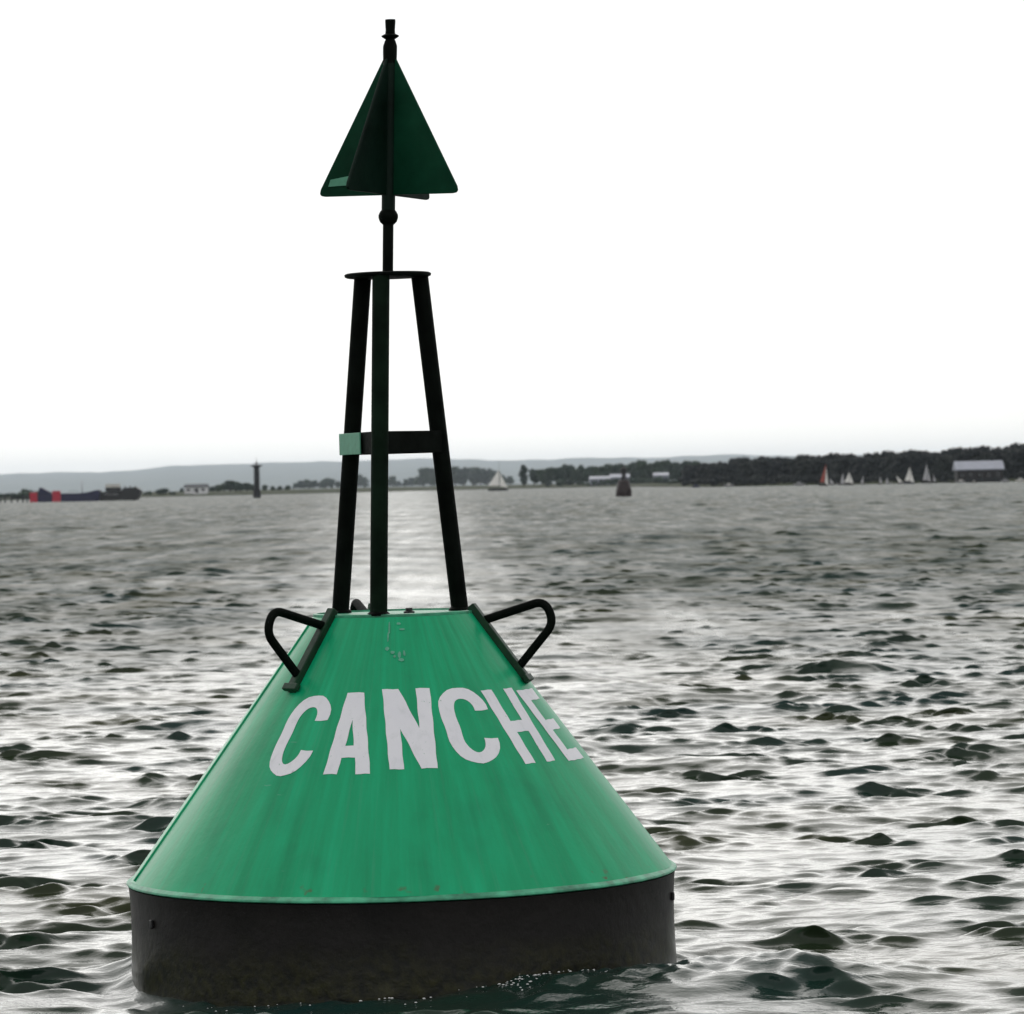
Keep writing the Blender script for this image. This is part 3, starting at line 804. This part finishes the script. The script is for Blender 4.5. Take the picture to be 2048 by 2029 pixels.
for px, Y, L, mh, hm, mm, jm, fc, lab, heel, jib in DIN:
    sailboat('sailing_dinghy', lab, px, Y, L, mh, M[hm], M[mm], M[jm], fc, .86, G, heel, rz=random.uniform(-14, 14), has_jib=jib, sail_w=.42)

def motorboat(px, Y, L, hullm, cabm, label, rz=0):
    r = empty('motor_boat', (X(px, Y), Y, 0), (0, 0, R_(rz))); tag(r, label, 'motor boat', 'moored motor boats')
    auto_smooth(hull_mesh(L, .36 * L, .17 * L).build('hull', hullm, r), 50)
    MB().box((-.02 * L, 0, .17 * L + .09 * L), (.36 * L, .24 * L, .18 * L)).build('cabin', cabm, r, bevel=.05)
    MB().box((.17 * L, 0, .17 * L + .10 * L), (.02 * L, .2 * L, .09 * L)).build('windscreen', M['glass'], r)
motorboat(1922, 1120, 2.6, M['greysail'], M['sail'], 'small grey motor boat in front of the boathouse end', 20)
motorboat(1948, 1115, 1.7, M['maroon'], M['sail'], 'tiny motor boat with a white cabin against the dark boathouse wall', -10)
motorboat(2010, 1110, 2.6, M['greysail'], M['greysail'], 'grey motor boat just right of the boathouse', 30)
motorboat(2041, 1120, 2.9, M['sail'], M['sail'], 'white motor boat at the far right edge of the water', -20)
motorboat(1458, 1240, 3.0, M['greysail'], M['sail'], 'pale motor boat under the left end of the dark wood', 12)
motorboat(1392, 1260, 2.6, M['navy'], M['navy'], 'dark blue motor boat where the teal trees meet the dark wood', 8)
motorboat(1598, 1190, 3.2, M['greysail'], M['greysail'], 'grey motor boat left of the red sail', 4)

# ------------------------------------------------------------------ barges and jetty at the left
Y = 1000.0; k = Y / 8192; zh = lambda py, px: Zp(px, py, Y)
x0 = X(70, Y)
nb = empty('work_barge', (X(130, Y), Y, 0)); tag(nb, 'long navy blue barge with two red end panels moored at the left', 'barge')
px2 = lambda p: X(p, Y) - X(130, Y)
MB().prism([(px2(76), -.4), (px2(199), -.4), (px2(202), 2.6), (px2(196), 2.75), (px2(180), 2.3), (px2(160), 2.0), (px2(124), 2.05), (px2(76), 1.2)], 5.0).build('hull', M['navy'], nb, bevel=.06)
MB().prism([(px2(77), 1.21), (px2(106), 1.75), (px2(104), 2.3), (px2(92), 3.0), (px2(85), 3.55), (px2(80), 3.5), (px2(78), 2.5)], 3.4, Matrix.Translation((0, .2, 0))).build('deckhouse', M['navy'], nb, bevel=.05)
for a, b, top in ((62, 77, 2.55), (107, 123.5, 2.85)):
    MB().box(((px2(a) + px2(b)) / 2, -2.62, top / 2 - .15), (px2(b) - px2(a), .22, top), None).build('end_panel', M['red'], nb, bevel=.04)
    MB().box(((px2(a) + px2(b)) / 2, -2.75, top * .35), (.5, .06, top * .5), None).build('panel_rib', M['red'], nb)
MB().tube([(px2(164), .3, 2.0), (px2(164), .3, 5.2)], [.12, .07], 8).build('mast', M['greysail'], nb, True)
MB().tube([(px2(140), -1.8, 2.0), (px2(140), -1.8, 2.6), (px2(158), -1.8, 2.6), (px2(158), -1.8, 2.0)], .04, 6).build('rail', M['spar'], nb)
bb = empty('black_barge', (X(240, Y), Y, 0)); tag(bb, 'black barge with a pale cabin roof, right of the navy barge', 'barge')
px3 = lambda p: X(p, Y) - X(240, Y)
MB().prism([(px3(202), -.5), (px3(272), -.5), (px3(281), 1.2), (px3(284), 2.4), (px3(274), 3.2), (px3(248), 3.1), (px3(244), 2.3), (px3(202), 2.2)], 4.6).build('hull', M['black'], bb, bevel=.06)
MB().box(((px3(212) + px3(242)) / 2, 0, 2.75), (px3(242) - px3(212), 2.8, 1.0)).build('cabin', M['black'], bb, bevel=.05)
MB().box(((px3(212) + px3(240)) / 2, 0, 3.68), (px3(240) - px3(212), 3.1, .85)).build('cabin_roof', M['sail'], bb, bevel=.06)
MB().box(((px3(212) + px3(238)) / 2, -2.33, 1.55), (px3(238) - px3(212), .06, .18)).build('rubbing_strake', M['greysail'], bb)
for i, p in enumerate((214, 222, 230, 237)):
    MB().box((px3(p), -1.42, 2.8), (.5, .04, .4)).build('window', M['glass'], bb)
for p in (252, 262, 272):
    MB().lathe([(.12, 3.05), (.12, 3.4), (.2, 3.42), (.2, 3.5)], 10, px3(p), -1.7).build('bollard', M['black'], bb)
jt = empty('jetty', (X(25, 1010), 1010, 0)); tag(jt, 'low dark timber jetty on piles at the left edge of the water', 'jetty')
MB().box((0, 0, 1.05), (9.5, 2.2, .22)).build('deck', M['pile'], jt, bevel=.02)
for i, p in enumerate((2, 11, 24, 36, 47, 55)):
    hgt = (1.5, 1.9, 1.7, 1.4, 2.1, 1.5)[i]
    auto_smooth(MB().lathe([(.17, -1.2), (.16, hgt), (.05, hgt + .08)], 10, X(p, 1010) - X(25, 1010), -1.22).build('pile', M['pile'], jt))

# ------------------------------------------------------------------ buildings on the far shore
def house(name, label, cat, pa, pb, Y, eave, ridge_, wallm, roofm, depth=8, group=None, wins=4, z0=1.2, overhang=.4, rz=0):
    xa, xb = X(pa, Y), X(pb, Y); w = xb - xa
    r = empty(name, ((xa + xb) / 2, Y, z0), (0, 0, R_(rz))); tag(r, label, cat, group)
    MB().box((0, 0, eave / 2 - .4), (w, depth, eave + .8)).build('wall', wallm, r)
    rf = MB(); o = overhang
    rf.prism([(-depth / 2 - o, eave), (depth / 2 + o, eave), (depth / 2 + o, eave + .25), (0, ridge_), (-depth / 2 - o, eave + .25)], w + 2 * o, Matrix.Rotation(math.pi / 2, 4, 'Z'))
    rf.build('roof', roofm, r)
    for i in range(wins):
        xx = -w / 2 + w * (i + .5) / wins
        MB().box((xx, -depth / 2 - .03, eave * .55), (min(1.3, w / wins * .45), .1, eave * .38)).build('window', M['glass'], r)
    MB().box((w * .06, -depth / 2 - .03, .95), (1.0, .08, 1.9)).build('door', M['darkwood'], r)
    return r
house('shore_house', 'long white house with a dark roof, left of the beacon tower', 'house', 371, 415, 1660, 2.3, 3.6, M['wall'], M['roof'], group='houses along the far shore', wins=3)
house('long_shed', 'long white shed among the trees left of the red buoy', 'shed', 1180, 1219, 1990, 1.9, 3.5, M['greywall'], M['metalroof'], 12, 'sheds along the far shore', 5, z0=1.8)
house('long_shed', 'white shed directly behind the red buoy', 'shed', 1221, 1258, 1995, 2.4, 4.3, M['greywall'], M['metalroof'], 12, 'sheds along the far shore', 4, z0=1.9)
house('long_shed', 'pale shed between the red buoy and the dark wood', 'shed', 1308, 1336, 1960, 3.0, 4.6, M['greywall'], M['metalroof'], 12, 'sheds along the far shore', 3, z0=1.8)
bh = house('boathouse', 'boathouse with a broad white roof and dark walls under the wood', 'boathouse', 1912, 2002, 1165, 2.9, 5.5, M['darkwood'], M['metalroof'], 9, None, 5, z0=.6, overhang=.5)
MB().box((1.5, -6.2, .25), (12, 3.6, .22)).build('slipway', M['pile'], bh)
for p in (-4, 0, 4, 7): MB().lathe([(.13, -2), (.13, .9)], 8, p, -7.8).build('pile', M['pile'], bh)

# ------------------------------------------------------------------ trees
def crown_mesh(seed, kind, nleaf=800):
    """Unit crown (height 1 from z=0, half width about .42) of many leaf-clump faces on a few uneven lobes."""
    rng = random.Random(seed); mb = MB(); lobes = []
    if kind == 'poplar':
        for i in range(7): lobes.append((rng.uniform(-.04, .04), rng.uniform(-.04, .04), .12 + .125 * i, .11 if 0 < i < 6 else .075, .12))
    elif kind == 'bush':
        for i in range(7): lobes.append((rng.uniform(-.38, .38), rng.uniform(-.25, .25), rng.uniform(.2, .6), rng.uniform(.22, .34), rng.uniform(.22, .34)))
    else:
        for i in range(13):
            a = rng.uniform(0, 6.28); z = rng.uniform(.14, .82); d = rng.uniform(.10, .34) * (1.05 - .75 * max(0, z - .5) / .35)
            lobes.append((d * math.cos(a), d * math.sin(a), z, rng.uniform(.15, .23), rng.uniform(.12, .18)))
        for i in range(3):
            a = rng.uniform(0, 6.28); lobes.append((.14 * math.cos(a), .14 * math.sin(a), rng.uniform(.78, .86), .15, .13))
        lobes.append((0, 0, .45, .3, .36))
    for i in range(nleaf):
        lx, ly, lz, lr, lh = rng.choice(lobes)
        v = Vector((rng.gauss(0, 1), rng.gauss(0, 1), rng.gauss(0, 1))).normalized(); q = rng.uniform(.7, 1.06)
        p = Vector((lx + v.x * lr * q, ly + v.y * lr * q, max(.01, lz + v.z * lh * q)))
        s = rng.uniform(.028, .062)
        nrm = (v + Vector((rng.uniform(-.7, .7), rng.uniform(-.7, .7), rng.uniform(-.4, .8)))).normalized()
        u = nrm.orthogonal().normalized(); u.rotate(Matrix.Rotation(rng.uniform(0, 6.28), 3, nrm)); w = nrm.cross(u)
        mb.add([p + u * s, p + w * s * .8, p - u * s * .9, p - w * s * .7 + nrm * s * .3], [(0, 1, 2, 3)])
    for lx, ly, lz, lr, lh in lobes:                         # inner masses so that the crown is not a shell
        vs = []; fs = []
        for i, (rr, zz) in enumerate(((.5, -.62), (.78, 0), (.5, .62))):
            for k_ in range(7): vs.append((lx + lr * rr * math.cos(k_ * .8976 + i), ly + lr * rr * math.sin(k_ * .8976 + i), max(.005, lz + lh * zz)))
        fs = [(i * 7 + k_, i * 7 + (k_ + 1) % 7, (i + 1) * 7 + (k_ + 1) % 7, (i + 1) * 7 + k_) for i in range(2) for k_ in range(7)] + [tuple(range(14, 21))]
        mb.add(vs, fs)
    me = bpy.data.meshes.new('crown'); me.from_pydata(mb.v, [], mb.f); me.update()
    return me
def trunk_mesh():
    mb = MB(); mb.tube([(0, 0, -.06), (.008, 0, .1), (-.006, .005, .3), (.004, 0, .55)], [.034, .026, .02, .01], 8)
    for a in (0.4, 2.3, 4.4): mb.tube([(0, 0, .18), (.09 * math.cos(a), .09 * math.sin(a), .34), (.17 * math.cos(a), .17 * math.sin(a), .5)], [.014, .01, .005], 6)
    return mb.mesh('trunk')
CROWNS = {('tree', i): crown_mesh(20 + i, 'tree') for i in range(5)}
CROWNS.update({('poplar', i): crown_mesh(60 + i, 'poplar', 420) for i in range(2)})
CROWNS.update({('bush', i): crown_mesh(80 + i, 'bush', 420) for i in range(3)})
TRUNK = trunk_mesh(); TRUNK.materials.append(M['bark'])
LEAFED = {}
trng = random.Random(3)
def tree(px, Y, h, label, group, kind='tree', wide=1.0, z0=1.0, leaf='leaf', name=None, cat='tree'):
    r = empty(name or ('poplar_tree' if kind == 'poplar' else 'shore_bush' if kind == 'bush' else 'shore_tree'), (X(px, Y), Y, z0), (0, 0, trng.uniform(0, 6.28)))
    tag(r, label, cat, group)
    wide *= 1.2; r.scale = (h * wide, h * wide, h)
    n_ = {'tree': 5, 'poplar': 2, 'bush': 3}[kind]; i = trng.randrange(n_)
    key = (kind, i, leaf)
    if key not in LEAFED:
        me = CROWNS[(kind, i)].copy(); me.materials.clear(); me.materials.append(M[leaf]); LEAFED[key] = me
    t = bpy.data.objects.new('trunk', TRUNK); COL.objects.link(t); t.parent = r
    c = bpy.data.objects.new('crown', LEAFED[key]); COL.objects.link(c); c.parent = r
    if kind == 'bush': t.scale = (.8, .8, .6)
    return r
# dark wood at the right: canopy heights read along the shore
TOPS = [(1366, 936), (1380, 926), (1410, 924), (1436, 926), (1450, 917), (1480, 911), (1500, 915), (1516, 919), (1530, 911), (1560, 911), (1575, 914), (1610, 907), (1650, 906), (1680, 904), (1690, 909), (1701, 904),
        (1722, 912), (1740, 902), (1780, 901), (1800, 900), (1842, 896), (1862, 898), (1880, 903), (1905, 897), (1925, 892), (1960, 890), (1988, 894), (2000, 889), (2012, 893), (2030, 884), (2060, 880), (2300, 876), (2700, 880)]
def top_at(px):
    for (a, ya), (b, yb) in zip(TOPS, TOPS[1:]):
        if a <= px <= b: return ya + (yb - ya) * (px - a) / (b - a)
    return 880
px = 1372
while px < 2210:
    Y = shore_y(px) + trng.uniform(14, 30); z0 = 1.0
    h = Zp(px, top_at(px), Y) - z0
    tree(px, Y, h * trng.uniform(.80, .94), 'dark broadleaf tree at the front of the right-hand shore wood', 'front trees of the dark wood', wide=trng.uniform(.85, 1.1), z0=z0)
    px += trng.uniform(15, 24)
px = 1378
while px < 2210:
    Y = shore_y(px) + trng.uniform(38, 70); z0 = 1.6
    h = Zp(px, top_at(px), Y) - z0
    tree(px, Y, h * trng.uniform(.95, 1.03), 'taller dark tree whose crown tops the right-hand shore wood', 'back trees of the dark wood', wide=trng.uniform(.75, .95), z0=z0)
    px += trng.uniform(14, 24)
px = 1376
while px < 2210:
    Y = shore_y(px) + trng.uniform(9, 13)
    tree(px, Y, trng.uniform(2.6, 4.2), 'low dark bush on the bank below the right-hand wood', 'bank bushes of the dark wood', 'bush', 1.3, .5, cat='bush')
    px += trng.uniform(14, 22)
# teal trees of the middle shore
for px, Y, top, kind, wd in ((1048, 2080, 930, 'poplar', 1.5), (1068, 2085, 936, 'tree', .9), (1084, 2075, 938, 'tree', .95), (1100, 2080, 933, 'tree', .9), (1117, 2070, 934, 'tree', .9),
                             (1128, 2090, 928, 'poplar', 1.8), (1139, 2080, 929, 'tree', .85), (1152, 2075, 936, 'tree', .9), (1164, 2085, 930, 'poplar', 1.6), (1176, 2070, 932, 'tree', .8),
                             (1188, 2080, 931, 'tree', .85), (1203, 2120, 931, 'tree', 1.0), (1220, 2130, 926, 'tree', 1.0), (1238, 2120, 926, 'tree', 1.0), (1256, 2120, 928, 'tree', .9),
                             (1270, 2100, 922, 'tree', .9), (1284, 2090, 919, 'tree', .85), (1300, 2090, 925, 'tree', .9), (1316, 2080, 921, 'tree', .95), (1331, 2080, 919, 'tree', .9),
                             (1346, 2040, 923, 'tree', .95), (1360, 2000, 925, 'tree', .9), (1376, 1980, 921, 'tree', .9), (1394, 1900, 920, 'tree', .9), (1270, 1965, 940, 'poplar', 1.6)):
    tree(px, Y, Zp(px, top, Y) - 2.0, 'blue-green tree in the hazy row behind the white sheds' if kind == 'tree' else 'slim upright tree in the hazy row behind the white sheds',
         'hazy trees of the middle shore' if kind == 'tree' else 'slim trees of the middle shore', kind, wd, 2.0, 'leaf2')
for px, Y, h in ((1096, 2040, 3.5), (1120, 2040, 4), (1140, 2035, 3.5), (1160, 2030, 3), (1176, 1980, 2.2), (1192, 1975, 2.6), (1206, 1972, 2.6), (1222, 1970, 3.8), (1234, 1968, 4.0), (1262, 1960, 4.5), (1280, 1950, 4.2), (1300, 1890, 4.8), (1313, 1880, 4.6), (1328, 1850, 3.2), (1345, 1640, 2.6), (1362, 1560, 2.8)):
    tree(px, Y, h, 'low dark green bush on the bank in front of the white sheds', 'bank bushes of the middle shore', 'bush', 1.5, .9, 'leaf2', cat='bush')
# paler, more distant masses
for px, top in ((848, 934), (862, 936), (878, 934), (894, 936), (911, 932), (928, 933), (946, 934), (962, 933), (976, 936), (990, 940), (1004, 948), (1020, 952)):
    Y = 4600 + trng.uniform(-60, 60)
    tree(px, Y, Zp(px, top, Y) - 2, 'pale hazy tree behind the white-sailed yacht', 'pale trees behind the yacht', 'tree', trng.uniform(.85, 1.1), 2.0, 'leaf2')
for px, top in ((770, 958), (785, 952), (798, 962), (812, 958), (824, 955), (838, 953), (700, 953), (716, 948), (728, 954)):
    Y = 5200 + trng.uniform(-60, 60)
    tree(px, Y, Zp(px, top, Y) - 2, 'pale hazy tree seen between the legs of the green buoy', 'pale trees between the tower legs', 'tree', trng.uniform(.9, 1.2), 2.0, 'leaf2')
for px, top in ((590, 966), (602, 961), (615, 958), (628, 960), (641, 964), (653, 955), (664, 957), (676, 962), (690, 966)):
    Y = 4200 + trng.uniform(-60, 60)
    tree(px, Y, Zp(px, top, Y) - 2, 'hazy blue tree between the beacon and the green buoy', 'hazy trees right of the beacon', 'tree', trng.uniform(1.0, 1.3), 2.0, 'leaf2')
for px, top in ((425, 973), (437, 969), (449, 965), (460, 960), (471, 963), (482, 966), (494, 965), (506, 968), (530, 970), (545, 972), (560, 972), (576, 970)):
    Y = 1780 + trng.uniform(-40, 40)
    tree(px, Y, Zp(px, top, Y) - 1.5, 'dim blue-green tree in the low row behind the beacon', 'low trees behind the beacon', 'tree', trng.uniform(1.2, 1.6), 1.5, 'leaf2')
for px, top in ((364, 976), (376, 969), (388, 972), (400, 970), (413, 972)):
    Y = 1720
    tree(px, Y, Zp(px, top, Y) - 1.5, 'dark tree showing over the roof of the white house', 'trees behind the white house', 'tree', 1.1, 1.5, 'leaf2')
tree(325, 1640, Zp(325, 972, 1640) - .6, 'round dark bush alone between the black barge and the white house', None, 'bush', 1.25, .6, 'leaf2', cat='bush')
for px, h in ((-20, 3.0), (-5, 2.6), (12, 2.4), (28, 2.8), (45, 3.4), (58, 4.2), (70, 3.0), (296, 2.0), (345, 1.8)):
    tree(px, shore_y(max(px, 0)) + 12, h, 'low bush on the bank behind the jetty and barges', 'bank bushes at the left', 'bush', 1.5, .8, 'leaf2', cat='bush')

# ------------------------------------------------------------------ haze
hz = MB(); hz.box((0, 18900, 123), (62000, 38000, 276))
ho = hz.build('haze', None, None); hm = bpy.data.materials.new('haze'); hm.use_nodes = True
ht = hm.node_tree; ht.nodes.clear()
pv = ht.nodes.new('ShaderNodeVolumePrincipled'); pv.inputs['Color'].default_value = (0.80, 0.89, 1.0, 1); pv.inputs['Density'].default_value = 3.1e-5
pv.inputs['Anisotropy'].default_value = 0.62
mo = ht.nodes.new('ShaderNodeOutputMaterial'); ht.links.new(pv.outputs[0], mo.inputs['Volume'])
ho.data.materials.append(hm); tag(ho, 'thin bluish haze over the water and the far hills', 'haze', kind='stuff')
